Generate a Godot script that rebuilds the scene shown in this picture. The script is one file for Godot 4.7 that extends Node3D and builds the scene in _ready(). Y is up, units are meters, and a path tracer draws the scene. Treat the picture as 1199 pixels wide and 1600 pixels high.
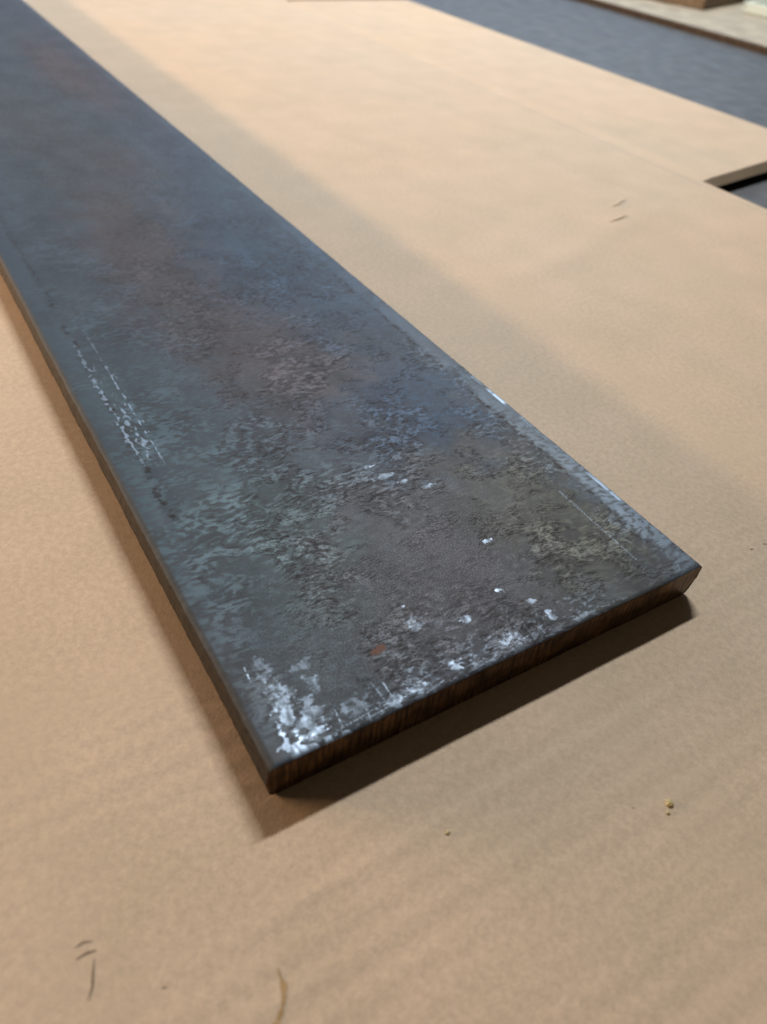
extends Node3D
# A hot rolled steel flat bar on a sheet of corrugated cardboard, on a steel bench.
# x runs across the bar, -z along it, y up; y = 0 is the top of the cardboard.

const BAR_W := 0.1524
const BAR_T := 0.0127
const BAR_L := 1.9
const TABLE_Y := -0.0125

var nz: FastNoiseLite
var names := {}


func _ready() -> void:
	# ---------------------------------------------------------------- camera
	var cam := Camera3D.new()
	cam.name = "camera"
	cam.near = 0.01
	cam.far = 60.0
	var lens := CameraAttributesPhysical.new()
	lens.frustum_focal_length = 18.0
	lens.frustum_focus_distance = 0.255
	lens.exposure_aperture = 8.0
	lens.frustum_near = 0.01
	lens.frustum_far = 60.0
	cam.attributes = lens
	cam.fov = 67.33
	cam.transform = Transform3D(Basis(Vector3(0.8520745, 0.08605934, 0.51629724), Vector3(0.28721751, 0.74774626, -0.59864984), Vector3(-0.43757875, 0.65838387, 0.61241777)), Vector3(-0.03808656, 0.17925311, 0.08781057))
	add_child(cam)
	# ---------------------------------------------------------------- surroundings
	var env := Environment.new()
	env.background_mode = Environment.BG_COLOR
	env.background_color = Color(0.070, 0.056, 0.040).linear_to_srgb()
	env.tonemap_mode = Environment.TONE_MAPPER_LINEAR
	env.tonemap_exposure = 1.0
	env.sdfgi_enabled = true
	env.ssao_enabled = true
	env.ssil_enabled = true
	var we := WorldEnvironment.new()
	we.name = "surroundings"
	we.environment = env
	add_child(we)
	# ---------------------------------------------------------------- lamps
	ceiling_lamp(Vector3(1.06, 1.80, -1.24), Vector2(0.74, 0.13), 7.8, Color(0.99, 1.0, 1.0))
	strip_lamp(Vector3(-0.60, 0.158, -0.82), Vector2(1.0, 0.035), 2.4, Color(1.0, 0.84, 0.68))
	light_panel(Vector3(1.6, 1.45, -3.6), Vector2(8.8, 2.3), 5.0, Color(0.80, 0.95, 1.10))
	# ---------------------------------------------------------------- large structure
	build_table()
	build_cardboard()
	build_background()
	# ---------------------------------------------------------------- objects
	build_bar()
	build_beads()


# ==================================================================== helpers
func numbered(called: String) -> String:
	var n: int = names.get(called, 0)
	names[called] = n + 1
	return called if n == 0 else "%s_%03d" % [called, n]


func thing(called: String, label: String, category: String, at := Vector3.ZERO, group := "") -> Node3D:
	var o := Node3D.new()
	o.name = numbered(called)
	o.position = at
	add_child(o)
	tag(o, label, category, group)
	return o


func tag(o: Node3D, label: String, category: String, group := "") -> void:
	o.set_meta("label", label)
	o.set_meta("category", category)
	if group != "":
		o.set_meta("group", group)


func obj(called: String, m: Mesh, mat: Material, parent: Node = self, at := Vector3.ZERO) -> MeshInstance3D:
	var o := MeshInstance3D.new()
	o.name = called if parent != self else numbered(called)
	o.mesh = m
	o.material_override = mat
	o.position = at
	parent.add_child(o, true)
	return o


func noise(seed_: int, freq: float, octaves := 3, kind := FastNoiseLite.TYPE_SIMPLEX_SMOOTH) -> FastNoiseLite:
	var n := FastNoiseLite.new()
	n.seed = seed_
	n.noise_type = kind
	n.frequency = freq
	n.fractal_type = FastNoiseLite.FRACTAL_FBM if octaves > 1 else FastNoiseLite.FRACTAL_NONE
	n.fractal_octaves = octaves
	return n


func lin(r: float, g: float, b: float) -> Color:
	return Color(r, g, b).linear_to_srgb()


func plain(c: Color, rough := 0.7, metal := 0.0) -> StandardMaterial3D:
	var m := StandardMaterial3D.new()
	m.albedo_color = c
	m.roughness = rough
	m.metallic = metal
	return m


func seamless(seed_: int, freq: float, octaves: int, a: Color, b: Color, size := 512) -> NoiseTexture2D:
	var t := NoiseTexture2D.new()
	t.width = size
	t.height = size
	t.seamless = true
	t.seamless_blend_skirt = 0.3
	t.noise = noise(seed_, freq, octaves)
	var g := Gradient.new()
	g.set_color(0, a)
	g.set_color(1, b)
	t.color_ramp = g
	return t


# a box with all edges chamfered by c
func box(size: Vector3, c := 0.001) -> ArrayMesh:
	var st := SurfaceTool.new()
	st.begin(Mesh.PRIMITIVE_TRIANGLES)
	var h := size / 2.0
	c = minf(c, minf(h.x, minf(h.y, h.z)) * 0.9)
	var pts := []
	for sx in [-1, 1]:
		for sy in [-1, 1]:
			for sz in [-1, 1]:
				var s := Vector3(sx, sy, sz)
				pts.append([s * (h - Vector3(0, c, c)), s * (h - Vector3(c, 0, c)), s * (h - Vector3(c, c, 0))])
	var at := func(x: int, y: int, z: int, k: int) -> Vector3:
		return pts[(4 if x > 0 else 0) + (2 if y > 0 else 0) + (1 if z > 0 else 0)][k]
	for s in [-1, 1]:
		face(st, [at.call(s, -1, -1, 0), at.call(s, -1, 1, 0), at.call(s, 1, 1, 0), at.call(s, 1, -1, 0)], Vector3(s, 0, 0))
		face(st, [at.call(-1, s, -1, 1), at.call(1, s, -1, 1), at.call(1, s, 1, 1), at.call(-1, s, 1, 1)], Vector3(0, s, 0))
		face(st, [at.call(-1, -1, s, 2), at.call(-1, 1, s, 2), at.call(1, 1, s, 2), at.call(1, -1, s, 2)], Vector3(0, 0, s))
		for r in [-1, 1]:
			face(st, [at.call(s, r, -1, 0), at.call(s, r, 1, 0), at.call(s, r, 1, 1), at.call(s, r, -1, 1)], Vector3(s, r, 0))
			face(st, [at.call(s, -1, r, 0), at.call(s, 1, r, 0), at.call(s, 1, r, 2), at.call(s, -1, r, 2)], Vector3(s, 0, r))
			face(st, [at.call(-1, s, r, 1), at.call(1, s, r, 1), at.call(1, s, r, 2), at.call(-1, s, r, 2)], Vector3(0, s, r))
			for q in [-1, 1]:
				face(st, [at.call(s, r, q, 0), at.call(s, r, q, 1), at.call(s, r, q, 2)], Vector3(s, r, q))
	return st.commit()


# a flat polygon that faces `out`
func face(st: SurfaceTool, p: Array, out: Vector3) -> void:
	var n: Vector3 = (p[1] - p[0]).cross(p[2] - p[0])
	if n.dot(out) > 0:
		p = p.duplicate()
		p.reverse()
	for k in range(1, p.size() - 1):
		for v in [p[0], p[k], p[k + 1]]:
			st.set_normal(out.normalized())
			st.set_uv(Vector2(v.x + v.y, v.z + v.y))
			st.add_vertex(v)


# a grid of points, rows[i][j], as one smooth sheet; flip turns it over
func sheet(rows: Array, uvs: Array, colors: Array = [], flip := false) -> ArrayMesh:
	var st := SurfaceTool.new()
	st.begin(Mesh.PRIMITIVE_TRIANGLES)
	var w: int = rows[0].size()
	for i in rows.size():
		for j in w:
			st.set_smooth_group(0)
			if colors.size():
				st.set_color(colors[i][j])
			st.set_uv(uvs[i][j])
			st.add_vertex(rows[i][j])
	for i in rows.size() - 1:
		for j in w - 1:
			var a := i * w + j
			var q := [a, a + 1, a + w, a + 1, a + w + 1, a + w] if not flip else [a, a + w, a + 1, a + 1, a + w, a + w + 1]
			for k in q:
				st.add_index(k)
	st.generate_normals()
	return st.commit()


# ==================================================================== lamps
func ceiling_lamp(at: Vector3, size: Vector2, energy: float, c: Color) -> void:
	var t := thing("ceiling_lamp", "long narrow white ceiling lamp hanging over the bench", "lamp", at)
	obj("housing", box(Vector3(size.x + 0.05, 0.05, size.y + 0.04), 0.006), plain(lin(0.7, 0.7, 0.7), 0.4), t, Vector3(0, 0.04, 0))
	var glow := plain(lin(0.8, 0.8, 0.8), 0.5)
	glow.emission_enabled = true
	glow.emission = Color(0.95, 1, 1)
	glow.emission_energy_multiplier = 1.0
	obj("diffuser", box(Vector3(size.x, 0.008, size.y), 0.002), glow, t, Vector3(0, 0.009, 0))
	for s in [-1, 1]:
		obj("hanger", box(Vector3(0.004, 0.9, 0.004), 0.0008), plain(lin(0.3, 0.3, 0.3), 0.4, 1.0), t, Vector3(s * size.x * 0.4, 0.515, 0))
	var l := AreaLight3D.new()
	l.name = "light"
	l.area_size = size
	l.light_energy = energy
	l.light_color = c
	l.shadow_enabled = true
	l.area_range = 8.0
	l.area_attenuation = 2.0
	l.rotation = Vector3(-PI / 2, 0, 0)
	t.add_child(l)


func strip_lamp(at: Vector3, size: Vector2, energy: float, c: Color) -> void:
	var t := thing("work_light", "long low warm strip light standing along the left side of the bar", "lamp", at)
	var glow := plain(lin(0.9, 0.8, 0.6), 0.5)
	glow.emission_enabled = true
	glow.emission = c
	glow.emission_energy_multiplier = 1.5
	obj("diffuser", box(Vector3(0.006, size.y, size.x), 0.001), glow, t, Vector3(-0.006, 0, 0))
	obj("housing", box(Vector3(0.03, size.y + 0.02, size.x + 0.03), 0.003), plain(lin(0.1, 0.1, 0.1), 0.5), t, Vector3(-0.026, 0, 0))
	for s in [-1, 1]:
		obj("foot", box(Vector3(0.06, 0.105, 0.02), 0.003), plain(lin(0.1, 0.1, 0.1), 0.5), t, Vector3(-0.03, -0.0725, s * size.x * 0.42))
	var l := AreaLight3D.new()
	l.name = "light"
	l.area_size = size
	l.light_energy = energy
	l.light_color = c
	l.shadow_enabled = true
	l.area_range = 6.0
	l.area_attenuation = 2.0
	l.rotation = Vector3(0, -PI / 2, 0)
	t.add_child(l)


func light_panel(at: Vector3, size: Vector2, energy: float, c: Color) -> void:  # unseen glowing panel, added to give the steel its cool sheen
	var t := thing("added_light_panel", "wide cool light panel added out of view beyond the bench", "light_panel", at)
	var glow := plain(lin(0.6, 0.65, 0.7), 0.5)
	glow.emission_enabled = true
	glow.emission = Color(0.45, 0.55, 0.66)
	glow.emission_energy_multiplier = 0.3
	var frame := plain(lin(0.25, 0.26, 0.27), 0.5)
	var n := 6
	var pw := size.x / n
	for k in n:
		obj("panel_face", box(Vector3(pw - 0.05, size.y - 0.05, 0.012), 0.002), glow, t, Vector3(-size.x / 2 + pw * (k + 0.5), 0, -0.03))
	for k in n + 1:
		obj("panel_bar", box(Vector3(0.05, size.y, 0.04), 0.003), frame, t, Vector3(-size.x / 2 + pw * k, 0, -0.035))
	for s in [-1, 1]:
		obj("rail", box(Vector3(size.x + 0.05, 0.06, 0.04), 0.003), frame, t, Vector3(0, s * (size.y / 2 + 0.03), -0.035))
	var l := AreaLight3D.new()
	l.name = "light"
	l.area_size = size
	l.light_energy = energy
	l.light_color = c
	l.shadow_enabled = true
	l.area_range = 20.0
	l.area_attenuation = 2.0
	l.rotation = Vector3(0, PI, 0)
	t.add_child(l)


# ==================================================================== steel bench
func build_table() -> void:
	var t := thing("steel_bench", "blue grey steel bench top with a dark rusty edge, under the cardboard", "workbench", Vector3(0, TABLE_Y, 0))
	var m := StandardMaterial3D.new()
	m.albedo_texture = seamless(31, 0.026, 5, lin(0.062, 0.064, 0.068), lin(0.112, 0.114, 0.118))
	m.metallic = 0.75
	m.roughness = 1.0
	m.roughness_texture = seamless(32, 0.02, 4, Color(0.46, 0.46, 0.46), Color(0.58, 0.58, 0.58))
	m.uv1_triplanar = true
	m.uv1_world_triplanar = true
	m.uv1_scale = Vector3(2.3, 2.3, 2.3)
	obj("bench_top", box(Vector3(2.62, 0.012, 3.2), 0.001), m, t, Vector3(1.12 - 1.31, -0.006, -0.9))
	var rust := StandardMaterial3D.new()
	rust.albedo_texture = seamless(33, 0.03, 4, lin(0.03, 0.02, 0.012), lin(0.11, 0.075, 0.045))
	rust.roughness = 0.75
	rust.metallic = 0.2
	rust.uv1_triplanar = true
	rust.uv1_scale = Vector3(6, 6, 6)
	obj("edge_angle", box(Vector3(0.006, 0.05, 3.2), 0.001), rust, t, Vector3(1.1235, -0.0155, -0.9))


# ==================================================================== cardboard
var board_noise: FastNoiseLite
var flute_noise: FastNoiseLite
var crease_noise: FastNoiseLite


func board_y(x: float, z: float) -> float:
	var near := smoothstep(-0.9, -0.2, z)
	# the flutes show through the liner as shallow ridges across the sheet
	var amount := clampf(0.45 + 0.9 * flute_noise.get_noise_2d(x * 3.0, z * 22.0), 0.05, 1.0)
	var zz := z + 0.00025 * crease_noise.get_noise_2d(x * 12.0, z * 4.0)
	var y := 0.000072 * amount * sin(TAU * zz / 0.0078) * (0.22 + 0.78 * smoothstep(-0.10, 0.03, z)) * near
	y += 0.00012 * exp(-pow((zz - 0.0253) / 0.0016, 2.0)) * smoothstep(-0.03, 0.0, x) * (1.0 - smoothstep(0.08, 0.16, x))
	y -= 0.00005 * exp(-pow((zz - 0.0215) / 0.0025, 2.0)) * smoothstep(-0.03, 0.0, x) * (1.0 - smoothstep(0.08, 0.16, x))
	# slow waviness of the sheet
	y += 0.00013 * board_noise.get_noise_2d(x * 5.0, z * 5.0) * smoothstep(0.0, 0.06, absf(x - BAR_W / 2) - BAR_W / 2 + 0.01)
	# fold line between the panel and the flap
	var d := x - 0.5025
	y -= 0.0007 * smoothstep(-0.0060, -0.001, d)
	y += 0.0010 * smoothstep(-0.001, 0.022, d)
	if x > 0.508:
		y += 0.0012 * smoothstep(0.52, 0.70, x)
	# a shallow buckle across the panel, towards the dents
	y += 0.0007 * exp(-pow((z + 0.255 + (x - 0.38) * 0.25 + 0.02 * crease_noise.get_noise_1d(x * 4.0)) / 0.012, 2.0)) * smoothstep(0.2, 0.3, x) * (1.0 - smoothstep(0.40, 0.47, x))
	y -= 0.0004 * exp(-pow((z + 0.31 + (x - 0.38) * 0.2) / 0.016, 2.0)) * smoothstep(0.22, 0.3, x) * (1.0 - smoothstep(0.42, 0.48, x))
	return y


func span(a: float, b: float, step: float) -> Array:
	var n := maxi(1, ceili(absf(b - a) / step))
	var r := []
	for k in n + 1:
		r.append(lerpf(a, b, float(k) / n))
	return r


func joined(parts: Array) -> Array:
	var r := []
	for p in parts:
		for v in p:
			if r.is_empty() or absf(v - r[-1]) > 1e-6:
				r.append(v)
	return r


func panel(called: String, parent: Node, mat: Material, xs: Array, zs: Array, thick: float, skew := 0.0, slant := 0.0) -> void:
	var rows := []
	var uvs := []
	var cols := []
	var edge_n := noise(77, 30.0, 2)
	for i in zs.size():
		var r := []
		var u := []
		var c := []
		for j in xs.size():
			var x: float = xs[j]
			var z: float = zs[i] - skew * (x - xs[0]) * smoothstep(zs[-1] - 0.2, zs[-1], zs[i])
			var y := board_y(x, z)
			# the slot edge is slanted lower down so its face catches more light
			r.append(Vector3(x, y, z))
			u.append(Vector2(x, z))
			var v := 0.96 + 0.035 * board_noise.get_noise_2d(x * 9.0 + 40.0, z * 9.0)
			var w := 0.03 * board_noise.get_noise_2d(x * 4.0 - 70.0, z * 4.0)
			c.append(Color(minf(v + w, 1.0), minf(v, 1.0), minf(v - w, 1.0)))
		rows.append(r)
		uvs.append(u)
		cols.append(c)
	var m := sheet(rows, uvs, cols)
	# walls of the cut edges
	var st := SurfaceTool.new()
	st.begin(Mesh.PRIMITIVE_TRIANGLES)
	var rim := []
	for j in xs.size():
		rim.append(rows[0][j])
	for i in range(1, zs.size()):
		rim.append(rows[i][-1])
	for j in range(xs.size() - 2, -1, -1):
		rim.append(rows[-1][j])
	for i in range(zs.size() - 2, -1, -1):
		rim.append(rows[i][0])
	var mid := Vector3((xs[0] + xs[-1]) / 2, 0, (zs[0] + zs[-1]) / 2)
	for k in rim.size() - 1:
		var a: Vector3 = rim[k]
		var b: Vector3 = rim[k + 1]
		var n := (b - a).cross(Vector3.UP)
		if n.dot(a - mid) < 0:
			n = -n
		var la := Vector3(a.x, -thick + edge_n.get_noise_2d(a.x * 3, a.z * 3) * 0.0004, a.z)
		var lb := Vector3(b.x, -thick + edge_n.get_noise_2d(b.x * 3, b.z * 3) * 0.0004, b.z)
		if slant > 0.0 and a.z > zs[-1] - skew * (a.x - xs[0]) - 1e-4:
			la.z += slant
		if slant > 0.0 and b.z > zs[-1] - skew * (b.x - xs[0]) - 1e-4:
			lb.z += slant
		st.set_color(Color(0.9, 0.9, 0.9))
		var real := (b - a).cross(la - a)
		if real.dot(n) < 0:
			real = -real
		face(st, [a, b, lb, la], real)
	var o := obj(called, m, mat, parent)
	obj("cut_edge", st.commit(), mat, o)


func build_cardboard() -> void:
	board_noise = noise(5, 1.0, 3)
	flute_noise = noise(6, 1.0, 2)
	crease_noise = noise(7, 1.0, 2)
	var m := StandardMaterial3D.new()
	m.vertex_color_use_as_albedo = true
	m.albedo_color = lin(0.555, 0.424, 0.299)
	var fibre := seamless(41, 0.045, 5, Color(0.84, 0.84, 0.84), Color(1.0, 1.0, 1.0), 1024)
	(fibre.noise as FastNoiseLite).fractal_gain = 0.85
	m.albedo_texture = fibre
	m.detail_enabled = true
	m.detail_blend_mode = BaseMaterial3D.BLEND_MODE_MUL
	m.detail_uv_layer = BaseMaterial3D.DETAIL_UV_1
	m.detail_albedo = seamless(43, 0.006, 3, Color(0.95, 0.955, 0.95), Color(1.0, 0.995, 1.0), 512)
	m.roughness = 0.62
	m.metallic_specular = 0.35
	m.heightmap_enabled = true
	m.heightmap_texture = seamless(42, 0.13, 4, Color(0, 0, 0), Color(1, 1, 1), 1024)
	m.heightmap_scale = 0.0035
	m.uv1_triplanar = true
	m.uv1_world_triplanar = true
	m.uv1_scale = Vector3(7.0, 7.0, 7.0)
	var t := thing("cardboard_sheet", "flattened brown corrugated cardboard box laid over the steel bench", "cardboard")
	var main_x := joined([span(-0.62, -0.12, 0.025), span(-0.12, 0.26, 0.008), span(0.26, 0.49, 0.015), span(0.49, 0.508, 0.0012)])
	var flap_x := joined([span(0.508, 0.53, 0.0015), span(0.53, 0.70, 0.02)])
	var main_z := joined([span(-2.0, -0.9, 0.02), span(-0.9, -0.45, 0.003), span(-0.45, 0.30, 0.0013)])
	panel("main_panel", t, m, main_x, main_z, 0.0085)
	panel("flap", t, m, flap_x, joined([span(-1.034, -0.9, 0.01), span(-0.9, -0.304, 0.003)]), 0.0058, 0.17, 0.0050)
	panel("flap", t, m, flap_x, span(-2.0, -1.044, 0.02), 0.0085)
	# the lower wall of the folded box, set back under the upper one
	obj("lower_wall", box(Vector3(1.112, 0.0034, 2.29), 0.0004), m, t, Vector3(-0.06, -0.0106, -0.852))
	obj("lower_wall", box(Vector3(0.17, 0.0034, 1.62), 0.0004), m, t, Vector3(0.598, -0.0106, -1.175))
	# small marks
	var ink := plain(lin(0.17, 0.115, 0.075), 0.8)
	stroke(t, "scuff_mark", [Vector3(-0.0490, 0, 0.0108), Vector3(-0.0472, 0, 0.0105), Vector3(-0.0455, 0, 0.0111)], [0.0001, 0.00045, 0.0002], ink)
	stroke(t, "scuff_mark", [Vector3(-0.0493, 0, 0.0131), Vector3(-0.0472, 0, 0.0129), Vector3(-0.0452, 0, 0.0133)], [0.0002, 0.0006, 0.0003], ink)
	stroke(t, "scuff_mark", [Vector3(-0.0460, 0, 0.0146), Vector3(-0.0470, 0, 0.0172), Vector3(-0.0478, 0, 0.0197), Vector3(-0.0492, 0, 0.0217)], [0.0001, 0.0004, 0.00055, 0.00015], plain(lin(0.13, 0.085, 0.05), 0.8))
	stroke(t, "speck", [Vector3(-0.0358, 0, 0.0268), Vector3(-0.0350, 0, 0.0270)], [0.0003, 0.0003], ink)
	stroke(t, "speck", [Vector3(0.1895, 0, -0.0046), Vector3(0.1908, 0, -0.0042)], [0.0005, 0.0004], ink)
	stroke(t, "speck", [Vector3(0.1962, 0, -0.0044), Vector3(0.1978, 0, -0.0036)], [0.0005, 0.0004], ink)
	stroke(t, "speck", [Vector3(0.0795, 0, 0.0458), Vector3(0.0801, 0, 0.0462)], [0.0003, 0.0002], ink)
	var rng := RandomNumberGenerator.new()
	rng.seed = 12
	for k in 26:
		var p := Vector3(rng.randf_range(-0.06, 0.26), 0, rng.randf_range(-0.25, 0.085))
		if p.x > -0.012 and p.x < 0.165 and p.z < 0.012:
			continue
		var l := rng.randf_range(0.0003, 0.0011)
		var a := rng.randf() * TAU
		stroke(t, "speck", [p, p + Vector3(cos(a), 0, sin(a)) * l], [rng.randf_range(0.00015, 0.0003), 0.0001], plain(lin(0.22, 0.15, 0.09).lerp(ink.albedo_color, rng.randf() * 0.6), 0.8))
	var glue := plain(lin(0.27, 0.165, 0.06), 0.65)
	stroke(t, "glue_stain", [Vector3(-0.0139, 0, 0.0350), Vector3(-0.0142, 0, 0.0372), Vector3(-0.0143, 0, 0.0386), Vector3(-0.0150, 0, 0.0402), Vector3(-0.0163, 0, 0.0422), Vector3(-0.0184, 0, 0.0440), Vector3(-0.0195, 0, 0.0462)], [0.0002, 0.0006, 0.0015, 0.0008, 0.0007, 0.0015, 0.0008], glue)
	var tear := plain(lin(0.20, 0.14, 0.09), 0.8)
	wrinkle(t, Vector3(0.3885, 0, -0.2835), Vector3(0.4145, 0, -0.2915), 0.0008, 0.0020, m, tear)
	wrinkle(t, Vector3(0.3655, 0, -0.2625), Vector3(0.3900, 0, -0.2652), 0.0008, 0.0020, m, tear)


# a thin flat mark that follows the cardboard
func stroke(parent: Node, called: String, pts: Array, widths: Array, mat: Material) -> void:
	var rows := [[], []]
	var uvs := [[], []]
	var rag := noise(called.hash() % 1000, 900.0, 3)
	var n := (pts.size() - 1) * 8
	for k in n + 1:
		var f := float(k) / 8.0
		var i := mini(int(f), pts.size() - 2)
		var p: Vector3 = pts[i].lerp(pts[i + 1], f - i)
		var w: float = lerpf(widths[i], widths[i + 1], f - i) * (1.0 + 0.7 * rag.get_noise_2d(p.x, p.z))
		var d: Vector3 = (pts[i + 1] - pts[i]).normalized()
		var s := Vector3(-d.z, 0, d.x)
		for e in 2:
			var q := p + s * w * (0.5 if e == 1 else -0.5)
			q.y = board_y(q.x, q.z) + 0.00006
			rows[e].append(q)
			uvs[e].append(Vector2(f, e))
	obj(called, sheet(rows, uvs), mat, parent)


# a short sharp pleat of the paper liner, steep on the near side
func wrinkle(parent: Node, a: Vector3, b: Vector3, h: float, w: float, mat: Material, dark: Material) -> void:
	var rows := []
	var uvs := []
	var cols := []
	var d := (b - a).normalized()
	var s := Vector3(-d.z, 0, d.x)
	if s.z < 0:
		s = -s
	for k in 17:
		var f := k / 16.0
		var p := a.lerp(b, f) + s * 0.0008 * sin(f * 5.0)
		var up := h * pow(sin(PI * f), 0.8)
		var r := []
		var u := []
		var c := []
		for e in [[-1.3, -0.02], [-0.6, 0.35], [-0.1, 0.9], [0.05, 1.0], [0.16, 0.7], [0.25, -0.03]]:
			var q: Vector3 = p + s * w * e[0]
			q.y = board_y(q.x, q.z) + up * e[1] - 0.00003
			r.append(q)
			u.append(Vector2(q.x, q.z))
			c.append(Color(0.93, 0.93, 0.93))
		rows.append(r)
		uvs.append(u)
		cols.append(c)
	obj("wrinkle", sheet(rows, uvs, cols, true), mat, parent)


# ==================================================================== blurred background
func build_background() -> void:
	var ply := StandardMaterial3D.new()
	ply.albedo_texture = seamless(51, 0.02, 3, lin(0.17, 0.14, 0.10), lin(0.36, 0.31, 0.23))
	ply.roughness = 0.6
	ply.uv1_triplanar = true
	ply.uv1_scale = Vector3(2, 2, 2)
	var b := thing("side_table", "pale wooden side table beyond the rusty edge of the steel bench", "table", Vector3(2.3, -0.03, -1.4))
	obj("table_top", box(Vector3(2.2, 0.02, 3.0), 0.002), ply, b, Vector3(0, -0.01, 0))
	for sx in [-1, 1]:
		for sz in [-1, 1]:
			obj("leg", box(Vector3(0.06, 0.8, 0.06), 0.004), ply, b, Vector3(sx * 1.0, -0.42, sz * 1.4))
	var wood := StandardMaterial3D.new()
	wood.albedo_texture = seamless(52, 0.015, 3, lin(0.10, 0.065, 0.035), lin(0.21, 0.14, 0.08))
	wood.roughness = 0.6
	wood.uv1_triplanar = true
	wood.uv1_scale = Vector3(1, 8, 8)
	var p := thing("wood_offcut", "brown wooden offcut lying on the pale side table", "wood", Vector3(1.58, -0.0295, -1.30))
	p.rotation.y = 0.35
	obj("board", box(Vector3(0.30, 0.022, 0.24), 0.002), wood, p, Vector3(0, 0.011, 0))
	var tin := plain(lin(0.55, 0.60, 0.53), 0.35)
	var tr := thing("metal_tray", "pale green metal tray standing beside the brown wooden offcut", "tray", Vector3(1.80, -0.0295, -1.03))
	tr.rotation.y = 0.1
	obj("tray_bottom", box(Vector3(0.42, 0.004, 0.22), 0.001), tin, tr, Vector3(0, 0.0025, 0))
	for s in [-1, 1]:
		obj("rim", box(Vector3(0.42, 0.016, 0.004), 0.001), tin, tr, Vector3(0, 0.0105, s * 0.11))
		obj("rim", box(Vector3(0.004, 0.016, 0.212), 0.001), tin, tr, Vector3(s * 0.208, 0.0105, 0))


# ==================================================================== the steel bar
const NX := 26          # columns of the flat of the bar
var wob: FastNoiseLite
var top_noise: FastNoiseLite


# one cross-section of the bar at z: [top chain, bottom chain], both from the left side to the right
func section(z: float) -> Array:
	var wl := 0.00015 * wob.get_noise_2d(z * 330.0, 93.0) + 0.00022 * wob.get_noise_2d(z * 60.0, 3.0) + 0.0003 * wob.get_noise_2d(z * 9.0, 9.0)
	var wr := 0.00018 * wob.get_noise_2d(z * 330.0, 63.0) + 0.00016 * wob.get_noise_2d(z * 70.0, 33.0) + 0.0003 * wob.get_noise_2d(z * 8.0, 39.0)
	var rl := 0.0024
	var rr := 0.0008
	var bl := 0.0022
	var br := 0.0031
	var ym := 0.0068
	var top := []
	var bot := []
	for k in 7:
		var a := PI - k / 6.0 * PI / 2
		if k == 0:
			top.append(Vector2(wl - 0.0004, ym))
		top.append(Vector2(wl + rl + rl * cos(a), BAR_T - rl + rl * sin(a)))
	for k in range(1, NX):
		var x := lerpf(rl, BAR_W - rr, float(k) / NX)
		var e := minf(x, BAR_W - x)
		var y := BAR_T + 0.00003 * top_noise.get_noise_2d(x * 40.0, z * 40.0) + 0.00010 * top_noise.get_noise_2d(x * 12.0, z * 8.0 + 70.0)
		y += 0.00012 * smoothstep(0.012, 0.004, e)
		top.append(Vector2(x, y))
	for k in 7:
		var a := PI / 2 - k / 6.0 * PI / 2
		top.append(Vector2(BAR_W + wr - rr + rr * cos(a), BAR_T - rr + rr * sin(a)))
		if k == 6:
			top.append(Vector2(BAR_W + wr - 0.0001, ym))
	for k in 7:
		var a := PI + k / 6.0 * PI / 2
		if k == 0:
			bot.append(Vector2(wl - 0.0004, ym))
		bot.append(Vector2(wl + 0.0004 + bl + bl * cos(a), bl + bl * sin(a)))
	for k in range(1, NX):
		bot.append(Vector2(lerpf(bl, BAR_W - br, float(k) / NX), 0.0))
	for k in 7:
		var a := -PI / 2 + k / 6.0 * PI / 2
		bot.append(Vector2(BAR_W + wr - 0.0009 - br + br * cos(a), br + br * sin(a)))
		if k == 6:
			bot.append(Vector2(BAR_W + wr - 0.0001, ym))
	return [top, bot]


func end_z(x: float) -> float:
	return 0.0002 * wob.get_noise_2d(x * 30.0, 200.0) + 0.0001 * wob.get_noise_2d(x * 200.0, 210.0)


const TEX_Z := 0.36     # the near texture covers this length


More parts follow.
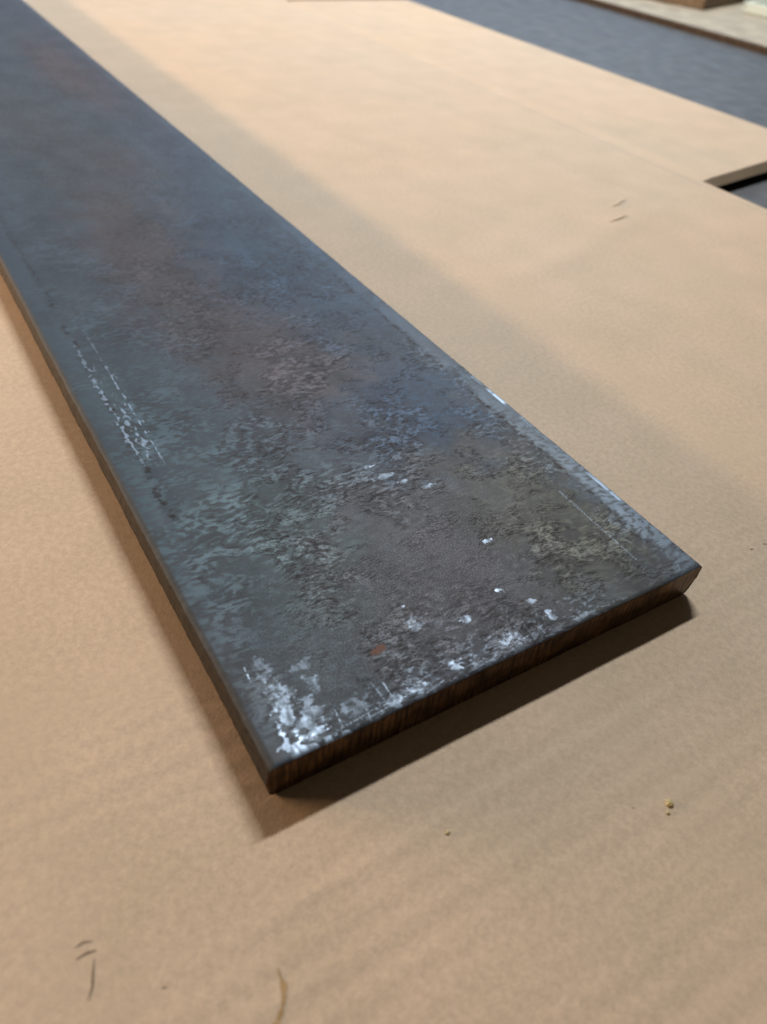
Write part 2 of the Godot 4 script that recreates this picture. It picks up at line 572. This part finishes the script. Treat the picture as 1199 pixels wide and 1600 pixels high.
func build_bar() -> void:
	wob = noise(61, 1.0, 3)
	top_noise = noise(62, 1.0, 3)
	var t := thing("steel_flat_bar", "long dark blue grey hot rolled steel flat bar lying on the cardboard", "steel bar")
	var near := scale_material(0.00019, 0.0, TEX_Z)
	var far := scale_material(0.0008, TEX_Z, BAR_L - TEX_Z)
	var near_z := joined([[0.0, -0.0003, -0.0008], span(-0.0008, -TEX_Z, 0.0012)])
	var far_z := joined([span(-TEX_Z, -1.2, 0.01), span(-1.2, -BAR_L, 0.05)])
	var near_mesh := body(near_z, 0.0, TEX_Z)
	var far_mesh := body(far_z, TEX_Z, BAR_L - TEX_Z)
	var am := ArrayMesh.new()
	am.add_surface_from_arrays(Mesh.PRIMITIVE_TRIANGLES, near_mesh.surface_get_arrays(0))
	am.add_surface_from_arrays(Mesh.PRIMITIVE_TRIANGLES, far_mesh.surface_get_arrays(0))
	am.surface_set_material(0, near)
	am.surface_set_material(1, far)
	var o := MeshInstance3D.new()
	o.name = "rolled_body"
	o.mesh = am
	t.add_child(o, true)
	var side := StandardMaterial3D.new()
	side.albedo_texture = seamless(65, 0.03, 4, lin(0.012, 0.011, 0.010), lin(0.040, 0.034, 0.027))
	side.roughness = 0.8
	side.metallic_specular = 0.25
	side.metallic = 0.2
	side.uv1_triplanar = true
	side.uv1_scale = Vector3(14, 40, 14)
	obj("rolled_edge", body(joined([near_z, far_z]), 0.0, BAR_L, true), side, t)
	# the cut end: brown, with upright shear marks
	var cut := StandardMaterial3D.new()
	cut.albedo_texture = end_texture()
	cut.metallic = 0.6
	cut.roughness = 0.45
	cut.heightmap_enabled = true
	cut.heightmap_texture = cut.albedo_texture
	cut.heightmap_scale = 0.05
	cut.texture_repeat = false
	var s := section(0.0)
	var rows := []
	var uvs := []
	var tear := noise(64, 1.0, 3)
	for r in 11:
		var f := r / 10.0
		var row := []
		var uv := []
		for j in s[0].size():
			var p: Vector2 = s[1][j].lerp(s[0][j], f)
			var inside := smoothstep(0.0, 0.08, f) * smoothstep(1.0, 0.92, f)
			var z := end_z(p.x) + inside * (0.0003 * tear.get_noise_2d(p.x * 260.0, p.y * 60.0) - 0.0002)
			z += 0.0004 * smoothstep(0.4, 0.0, f) * -1.0
			row.append(Vector3(p.x, p.y, z))
			uv.append(Vector2(p.x / BAR_W, 1.0 - p.y / BAR_T))
		rows.append(row)
		uvs.append(uv)
	obj("cut_end", sheet(rows, uvs, [], true), cut, t)


func body(zs: Array, z0: float, length: float, under := false) -> ArrayMesh:
	var rows := []
	var uvs := []
	for z in zs:
		var s := section(z)
		var row := []
		var uv := []
		var ring: Array = s[0].duplicate()
		var back: Array = s[1].duplicate()
		back.reverse()
		var top_n := ring.size()
		ring.append_array(back)
		var first := 4 if not under else top_n - 4
		var last := top_n - 4 if not under else ring.size() + 4
		var drop := 0.0
		if z > -0.0007:
			drop = 0.00035 * (1.0 + z / 0.0007)      # the sheared edge is rolled over a little
		for kk in range(first, last + 1):
			var k := kk % ring.size()
			var p: Vector2 = ring[k]
			var bottom: bool = k >= top_n
			var y := p.y - (drop if p.y > 0.008 and not bottom else 0.0)
			var zz: float = z + end_z(p.x) * smoothstep(-0.01, 0.0, z)
			if bottom or p.y < 0.006:
				zz -= 0.0004 * smoothstep(-0.01, 0.0, z) * (1.0 - p.y / 0.0127)
			row.append(Vector3(p.x, y, zz))
			uv.append(Vector2(clampf(p.x / BAR_W, 0.002, 0.998), clampf((-z - z0) / length, 0.0, 1.0)))
		rows.append(row)
		uvs.append(uv)
	return sheet(rows, uvs, [], true)


func end_texture() -> ImageTexture:
	var w := 1024
	var h := 96
	var a := noise(71, 1.0, 3)
	var im := Image.create(w, h, false, Image.FORMAT_RGB8)
	for j in h:
		for i in w:
			var x := i * BAR_W / w
			var y := j * BAR_T / h
			var v := a.get_noise_2d(x * 900.0, y * 60.0)
			var u := a.get_noise_2d(x * 90.0 + 50.0, y * 120.0)
			var k := clampf(0.5 + 0.5 * v + 0.35 * u, 0.0, 1.0)
			im.set_pixel(i, j, Color(lerpf(0.13, 0.58, k), lerpf(0.085, 0.44, k), lerpf(0.058, 0.30, k)))
	im.generate_mipmaps()
	return ImageTexture.create_from_image(im)


# [x, z, radius x, radius z, red, green, blue (linear tint), weight]: heat tints of the mill scale
const TINTS := [
	[0.004, -0.14, 0.03, 0.09, 0.135, 0.180, 0.205, 1.0],
	[0.033, -0.066, 0.025, 0.035, 0.140, 0.180, 0.185, 1.0],
	[0.115, -0.115, 0.022, 0.028, 0.060, 0.092, 0.145, 1.3],
	[0.107, -0.245, 0.035, 0.06, 0.065, 0.100, 0.155, 1.4],
	[0.130, -0.36, 0.03, 0.12, 0.105, 0.140, 0.190, 1.0],
	[0.066, -0.283, 0.024, 0.07, 0.160, 0.125, 0.115, 1.1],
	[0.080, -0.187, 0.020, 0.045, 0.150, 0.120, 0.116, 1.0],
	[0.10, -0.155, 0.02, 0.02, 0.145, 0.120, 0.115, 0.6],
	[0.123, -0.649, 0.018, 0.09, 0.160, 0.115, 0.110, 1.2],
	[0.140, -0.75, 0.02, 0.3, 0.120, 0.125, 0.155, 1.0],
	[0.064, -0.50, 0.03, 0.10, 0.125, 0.130, 0.135, 0.8],
	[0.02, -0.30, 0.03, 0.10, 0.120, 0.150, 0.185, 1.0],
	[0.10, -0.42, 0.02, 0.05, 0.15, 0.125, 0.12, 0.6],
	[0.071, -0.040, 0.035, 0.028, 0.125, 0.118, 0.125, 1.6],
	[0.125, -0.035, 0.022, 0.030, 0.160, 0.160, 0.125, 1.2],
	[0.118, -0.068, 0.030, 0.020, 0.130, 0.125, 0.110, 0.7],
	[0.012, -0.02, 0.012, 0.03, 0.125, 0.130, 0.135, 1.0],
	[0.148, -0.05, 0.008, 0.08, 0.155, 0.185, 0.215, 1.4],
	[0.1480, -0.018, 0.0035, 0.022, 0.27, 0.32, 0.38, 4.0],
	[0.012, -0.045, 0.012, 0.03, 0.13, 0.165, 0.20, 1.0],
]
# [x, z, radius x, radius z]: places where the scale has flaked off to bright steel
const BARE := [
	[0.0094, -0.0020, 0.0036, 0.0040, 1.0], [0.0076, -0.0068, 0.0009, 0.0060, 0.9], [0.0135, -0.0010, 0.0065, 0.0011, 0.95], [0.0110, -0.0125, 0.0022, 0.0055, 0.62], [0.0150, -0.0096, 0.0028, 0.0016, 0.55], [0.0166, -0.0044, 0.0022, 0.0013, 0.8], [0.0220, -0.0006, 0.0040, 0.0008, 0.7],
	[0.0120, -0.0170, 0.0032, 0.0060, 0.50], [0.0140, -0.0070, 0.0042, 0.0050, 0.42], [0.0180, -0.0110, 0.0030, 0.0030, 0.36], [0.0260, -0.0060, 0.0050, 0.0026, 0.26],
	[0.0205, -0.0240, 0.0035, 0.0016, 0.28], [0.0115, -0.0280, 0.0022, 0.0045, 0.25], [0.0210, -0.0180, 0.0020, 0.0030, 0.30],
	[0.0858, -0.0216, 0.0012, 0.0013, 0.70], [0.0916, -0.0135, 0.0013, 0.0011, 0.55], [0.0938, -0.0068, 0.0013, 0.0022, 0.55], [0.0706, -0.0172, 0.0028, 0.0013, 0.45], [0.0772, -0.0046, 0.0042, 0.0026, 0.40],
	[0.0587, -0.0048, 0.0022, 0.0018, 0.62], [0.0560, -0.0223, 0.0030, 0.0024, 0.26], [0.0823, -0.0829, 0.004, 0.0014, 0.40], [0.087, -0.078, 0.003, 0.0009, 0.40], [0.0963, -0.0403, 0.0024, 0.0009, 0.60],
	[0.0369, -0.0030, 0.0030, 0.0020, 0.45], [0.0445, -0.0034, 0.0032, 0.0016, 0.50], [0.094, -0.072, 0.003, 0.0008, 0.35], [0.080, -0.090, 0.003, 0.0007, 0.55], [0.101, -0.0022, 0.0030, 0.0010, 0.40], [0.0563, -0.0292, 0.0005, 0.0005, 0.45],
]
# [x, z, x, z, half width, strength]: scratches down to bright steel near the end
const SCRATCHES := [
	[0.0221, -0.0075, 0.0216, -0.0028, 0.00018, 0.55], [0.0294, -0.0042, 0.0288, -0.0008, 0.00018, 0.55], [0.0374, -0.0092, 0.0370, -0.0020, 0.00022, 0.5], [0.0345, -0.0105, 0.0350, -0.0045, 0.00015, 0.35],
	[0.0200, -0.0022, 0.0330, -0.0034, 0.00016, 0.45], [0.0280, -0.0016, 0.0420, -0.0028, 0.00016, 0.4], [0.0073, -0.0300, 0.0070, -0.0255, 0.00022, 0.8], [0.0455, -0.0010, 0.0520, -0.0022, 0.00015, 0.5],
	[0.0600, -0.0012, 0.0680, -0.0018, 0.00016, 0.4], [0.0660, -0.0030, 0.0665, -0.0004, 0.00014, 0.35], [0.0810, -0.0085, 0.0800, -0.0010, 0.00016, 0.3], [0.0840, -0.0075, 0.0835, -0.0015, 0.00014, 0.28], [0.0880, -0.0060, 0.0872, -0.0010, 0.00014, 0.25],
]


func scale_material(px: float, z0: float, length: float) -> StandardMaterial3D:
	var w := int(BAR_W / px)
	var h := int(length / px)
	var fine := px < 0.0005
	var n1 := noise(81, 1.0, 3)
	var n2 := noise(82, 1.0, 3)
	var n3 := noise(83, 1.0, 2)
	var speck := noise(84, 1.0, 2)
	var albedo := PackedByteArray()
	albedo.resize(w * h * 3)
	var orm := PackedByteArray()
	orm.resize(w * h * 3)
	# heat tints on a coarse grid, looked up with a warped position
	var gw := 40
	var gh := maxi(2, int(length / 0.004))
	var grid := PackedColorArray()
	grid.resize((gw + 1) * (gh + 1))
	for j in gh + 1:
		for i in gw + 1:
			var x := i * BAR_W / gw
			var z := -(z0 + j * length / gh)
			var c := Vector3(0.108, 0.130, 0.158) * 0.35
			var total := 0.35
			for tt in TINTS:
				var q: float = pow((x - tt[0]) / tt[2], 2.0) + pow((z - tt[1]) / tt[3], 2.0)
				if q < 8.0:
					var g: float = tt[7] * exp(-q)
					c += Vector3(tt[4], tt[5], tt[6]) * g
					total += g
			c /= total
			var grey := (c.x + c.y + c.z) / 3.0
			c = c.lerp(Vector3(grey, grey, grey), -0.55) * 0.31
			grid[j * (gw + 1) + i] = Color(c.x, c.y, c.z)
	var o := 0
	for j in h:
		var z := -(z0 + (j + 0.5) * px)
		var calm := smoothstep(0.07, 0.46, -z)              # far along the bar the scale is smoother
		for i in w:
			var x := (i + 0.5) * px
			var wx := n1.get_noise_2d(x * 45.0, z * 45.0)
			var wz := n1.get_noise_2d(x * 45.0 + 300.0, z * 45.0)
			# tint
			var gx := clampf((x + 0.012 * wx + 0.007 * n3.get_noise_2d(x * 150.0, z * 190.0)) / BAR_W * gw, 0.0, gw - 0.001)
			var gz := clampf((-(z + 0.02 * wz) - z0) / length * gh, 0.0, gh - 0.001)
			var ix := int(gx)
			var iz := int(gz)
			var at := iz * (gw + 1) + ix
			var c := grid[at].lerp(grid[at + 1], gx - ix).lerp(grid[at + gw + 1].lerp(grid[at + gw + 2], gx - ix), gz - iz)
			# tongues of scale that run across the bar
			var sx := x + 0.003 * wz
			var sz := z + 0.002 * wx
			var tongue := n2.get_noise_2d(sx * 170.0, sz * 520.0)
			var dash := n2.get_noise_2d(sx * 330.0 + 500.0 + sz * 60.0, sz * 1300.0 + 40.0 - sx * 50.0)
			var blot := n3.get_noise_2d(sx * 60.0 + 900.0, sz * 95.0)
			var blot2 := n3.get_noise_2d(sx * 230.0 + 300.0, sz * 380.0)
			var area := smoothstep(-0.30, 0.25, n1.get_noise_2d(x * 20.0 + 60.0, z * 16.0))
			var grain := speck.get_noise_2d(x * 1500.0, z * 1500.0)
			var edge := minf(x, BAR_W - x)
			var smooth_patch := exp(-pow((x - 0.073) / 0.026, 2.0) - pow((z + 0.036) / 0.024, 2.0))
			var strength := (1.0 - 0.72 * calm) * (1.0 - 0.8 * smooth_patch)
			# flat islands of lighter scale with ragged borders
			# ragged flakes: where they have come off, a browner darker layer shows
			var flake := smoothstep(-0.10, 0.14, 0.45 * blot + 0.75 * blot2 + 0.55 * tongue + 0.25 * (area - 0.45))
			var isle := smoothstep(0.06, 0.30, 0.6 * blot + 0.7 * blot2 + 0.25 * tongue) * area
			var under := (1.0 - flake) * strength * (0.25 + 0.3 * area)
			c = c.lerp(Color(0.038, 0.037, 0.043), under)
			var fleck := n2.get_noise_2d(sx * 480.0 + 200.0, sz * 1500.0)
			var light := 1.0 + (1.0 - 0.6 * calm) * (0.24 * grain + 0.12 * blot2 + 0.16 * fleck) + 0.30 * n1.get_noise_2d(x * 34.0 + 11.0, z * 24.0) + 0.10 * n1.get_noise_2d(x * 90.0, z * 14.0 + 33.0)
			light *= 1.0 + strength * (0.24 * isle + 0.10 * tongue + 0.24 * blot)
			# short dark cracks across the bar
			var long_dash := n2.get_noise_2d(sx * 95.0 + 700.0 + sz * 40.0, sz * 560.0 + 90.0 - sx * 30.0)
			var crack := maxf(maxf(0.85 * smoothstep(0.17, 0.32, dash), 0.8 * smoothstep(0.24, 0.36, long_dash + 0.45 * dash)), 0.6 * smoothstep(0.18, 0.34, fleck)) * smoothstep(-0.30, 0.12, 0.7 * blot + 0.5 * wx + 0.35 * (area - 0.4)) * minf(1.0, strength * 1.25)
			var gather := smoothstep(0.020, 0.060, x) * smoothstep(0.152, 0.135, x) + 0.9 * exp(-pow((x - 0.036) / 0.016, 2.0) - pow((z + 0.056) / 0.035, 2.0)) + 0.4 * smoothstep(-0.04, -0.01, z)
			crack *= clampf(0.18 + 0.82 * gather, 0.0, 1.0)
			c = c.lerp(Color(0.015, 0.011, 0.012), 0.66 * crack)
			var height := 0.5 + 0.10 * strength * flake + 0.06 * strength * isle + 0.10 * strength * tongue - 0.22 * crack + 0.06 * grain
			var rough := 0.62 + 0.16 * grain - 0.08 * isle * strength + 0.08 * under + 0.15 * crack
			var metal := 0.72
			# rolled lines along both edges
			var line := 0.0
			if edge < 0.02:
				var lx := (lerpf(0.0078, 0.0112, smoothstep(0.0, 0.13, -z)) if x < 0.07 else 0.0088) + 0.0014 * wob.get_noise_2d(z * 40.0, 1.0 if x < 0.07 else 51.0) + 0.0006 * blot2
				var d := edge - lx
				var there := smoothstep(-0.10, 0.25, n3.get_noise_2d(z * 22.0, 5.0 if x < 0.07 else 85.0) + 0.25 * (1.0 - calm))
				line = smoothstep(0.0015, 0.0002, absf(d)) * smoothstep(-0.05, 0.25, n3.get_noise_2d(z * 260.0, x * 200.0) + 0.3 * blot2) * there * (1.0 - 0.7 * calm)
				if edge < lx:
					var rim := smoothstep(0.0, 0.0035, -d) * (0.3 + 0.7 * there)
					if x > 0.07:
						c = c.lerp(Color(0.088, 0.112, 0.142), rim * 0.85 * smoothstep(-0.11, -0.03, z) * smoothstep(-0.001, -0.006, z) * smoothstep(-0.25, 0.1, blot2 + 0.15))
					light = lerpf(light, 1.05 + 0.14 * blot2 + 0.16 * grain, rim * 0.7)
					height = lerpf(height, 0.54 + 0.03 * grain, rim * 0.7)
					rough = lerpf(rough, 0.54 + 0.08 * grain, rim)
				light *= 1.0 - 0.65 * line
				c = c.lerp(Color(0.03, 0.02, 0.02), 0.6 * line)
				height -= 0.25 * line
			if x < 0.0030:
				var dim_corner := smoothstep(0.0030, 0.0016, x)  # left edge darkened and dulled in the texture to mute the lamp's bright rim
				c = c.lerp(Color(0.016, 0.018, 0.020), dim_corner * 0.8)
				metal = lerpf(metal, 0.15, dim_corner)
				rough = lerpf(rough, 0.85, dim_corner)
			var r := c.r * light
			var g := c.g * light
			var b := c.b * light
			# bare bright patches
			var bare := 0.0
			if fine and z > -0.1:
				for p in BARE:
					var dx: float = (x - p[0]) / p[2]
					var dz: float = (z - p[1]) / p[3]
					var q := dx * dx + dz * dz
					if q < 3.0:
						var ragged := 1.0 - q + 1.7 * n3.get_noise_2d(x * 210.0, z * 300.0) + 0.7 * n2.get_noise_2d(x * 120.0, z * 600.0) + 0.8 * n3.get_noise_2d(x * 800.0, z * 1000.0)
						bare = maxf(bare, p[4] * smoothstep(0.0, 0.6, ragged) * (0.72 + 0.7 * n3.get_noise_2d(x * 420.0, z * 180.0)))
			if fine and z > -0.034:
				for p in SCRATCHES:
					if x > minf(p[0], p[2]) - 0.001 and x < maxf(p[0], p[2]) + 0.001:
						var a := Vector2(p[0], p[1])
						var ab := Vector2(p[2], p[3]) - a
						var f := clampf((Vector2(x, z) - a).dot(ab) / ab.length_squared(), 0.0, 1.0)
						var dd := (Vector2(x, z) - a - ab * f).length() + 0.00012 * blot2
						bare = maxf(bare, p[5] * smoothstep(p[4] * 1.6, p[4] * 0.4, dd) * clampf(0.75 + 1.6 * n3.get_noise_2d(x * 900.0, z * 900.0), 0.0, 1.0))
			if fine and z > -0.010 and x > 0.007 and x < 0.12:
				bare = maxf(bare, 0.20 * smoothstep(0.0, 0.7, 2.6 * n3.get_noise_2d(x * 300.0 + 70.0, z * 620.0) - 1.05 + smoothstep(-0.010, 0.0, z) * 0.45 + 1.0 * n3.get_noise_2d(x * 60.0, 44.0)))
			if x > 0.0085 and x < 0.0195 and z < -0.10 and z > -0.235:
				var along := smoothstep(-0.235, -0.17, z) * smoothstep(-0.118, -0.132, z)
				var two := maxf(exp(-pow((x - 0.0112 - 0.0003 * wx) / 0.0008, 2.0)), exp(-pow((x - 0.0178) / 0.00035, 2.0)))
				two = maxf(two, 0.8 * exp(-pow((x - 0.0145) / 0.0014, 2.0)) * smoothstep(-0.170, -0.15, z))
				bare = maxf(bare, 0.55 * along * clampf(two * 1.5 + 2.2 * n3.get_noise_2d(x * 380.0 + 20.0, z * 200.0) - 0.95, 0.0, 1.0))
			if x > BAR_W - 0.0022 and z > -0.13:
				var spot_z := maxf(exp(-pow((z + 0.108) / 0.0055, 4.0)), exp(-pow((z + 0.0427) / 0.0075, 4.0)))
				bare = maxf(bare, clampf(spot_z * 1.1 - 0.15 + 1.5 * n3.get_noise_2d(7.0, z * 160.0) * (0.35 + spot_z) + 0.5 * grain, 0.0, 1.0))
			if fine and x > 0.1335 and x < 0.1352 and z > -0.05 and z < -0.012:
				bare = maxf(bare, 0.4 * clampf(exp(-pow((x - 0.1343 - 0.0002 * wx) / 0.00025, 2.0)) * 1.2 + 2.0 * grain - 0.4, 0.0, 1.0))
			bare = clampf(bare, 0.0, 1.0)
			if bare > 0.0:
				r = lerpf(r, 0.235, bare)
				g = lerpf(g, 0.295, bare)
				b = lerpf(b, 0.375, bare)
				metal = lerpf(metal, 1.0, bare)
				rough = lerpf(rough, 0.41, bare)
				height = lerpf(height, 0.42 + 0.1 * grain, bare)
			# one rust spot near the end
			if fine and z > -0.03:
				var q := pow((x - 0.0418) / 0.0026, 2.0) + pow((z + 0.0190 + 0.2 * (x - 0.0418)) / 0.0014, 2.0) + 0.7 * n3.get_noise_2d(x * 500.0, z * 500.0)
				var spot := smoothstep(1.0, 0.4, q)
				r = lerpf(r, 0.085, spot)
				g = lerpf(g, 0.032, spot)
				b = lerpf(b, 0.022, spot)
				metal = lerpf(metal, 0.0, spot)
				rough = lerpf(rough, 0.8, spot)
			albedo[o] = int(255.0 * pow(clampf(r, 0.0, 1.0), 0.4545))
			albedo[o + 1] = int(255.0 * pow(clampf(g, 0.0, 1.0), 0.4545))
			albedo[o + 2] = int(255.0 * pow(clampf(b, 0.0, 1.0), 0.4545))
			orm[o] = int(255.0 * clampf(height, 0.0, 1.0))
			orm[o + 1] = int(255.0 * clampf(rough, 0.0, 1.0))
			orm[o + 2] = int(255.0 * clampf(metal, 0.0, 1.0))
			o += 3
	var m := StandardMaterial3D.new()
	m.albedo_texture = ImageTexture.create_from_image(Image.create_from_data(w, h, false, Image.FORMAT_RGB8, albedo))
	var two := ImageTexture.create_from_image(Image.create_from_data(w, h, false, Image.FORMAT_RGB8, orm))
	m.roughness_texture = two
	m.roughness_texture_channel = BaseMaterial3D.TEXTURE_CHANNEL_GREEN
	m.roughness = 1.0
	m.metallic_texture = two
	m.metallic_texture_channel = BaseMaterial3D.TEXTURE_CHANNEL_BLUE
	m.metallic = 1.0
	m.heightmap_enabled = true
	m.heightmap_texture = two
	m.heightmap_scale = 0.007
	m.texture_repeat = false
	return m


# ==================================================================== small things on the cardboard
func bead(r: float, seed_: int) -> ArrayMesh:
	var rows := []
	var uvs := []
	var n := noise(seed_, 1.0, 2)
	for i in 13:
		var a := i / 12.0 * PI / 2 * 1.15 - 0.25
		var row := []
		var uv := []
		for j in 25:
			var b := j / 24.0 * TAU
			var d := Vector3(cos(a) * cos(b), sin(a) * 0.75, cos(a) * sin(b))
			row.append(d * r * (1.0 + 0.25 * n.get_noise_3d(d.x * 1.6, d.y * 1.6, d.z * 1.6)))
			uv.append(Vector2(j / 24.0, i / 12.0))
		rows.append(row)
		uvs.append(uv)
	return sheet(rows, uvs, [], true)


func build_beads() -> void:
	var m := StandardMaterial3D.new()
	m.albedo_color = lin(0.46, 0.34, 0.17)
	m.roughness = 0.12
	m.metallic_specular = 0.7
	m.clearcoat_enabled = true
	m.clearcoat = 0.6
	m.clearcoat_roughness = 0.05
	m.subsurf_scatter_enabled = true
	m.subsurf_scatter_strength = 0.2
	var big := obj("glue_bead", bead(0.0011, 3), m, self, Vector3(0.0890, board_y(0.0890, 0.0497), 0.0497))
	tag(big, "larger shiny amber glue bead on the cardboard at lower right", "glue bead", "glue beads on the cardboard")
	var mid := obj("glue_bead", bead(0.0006, 5), m, self, Vector3(0.0868, board_y(0.0868, 0.0513), 0.0513))
	tag(mid, "small amber glue bead touching the near side of the larger bead", "glue bead", "glue beads on the cardboard")
	var low := obj("glue_bead", bead(0.00062, 9), m, self, Vector3(0.0343, board_y(0.0343, 0.0283), 0.0283))
	tag(low, "tiny glue bead alone on the cardboard in front of the bar's cut end", "glue bead", "glue beads on the cardboard")
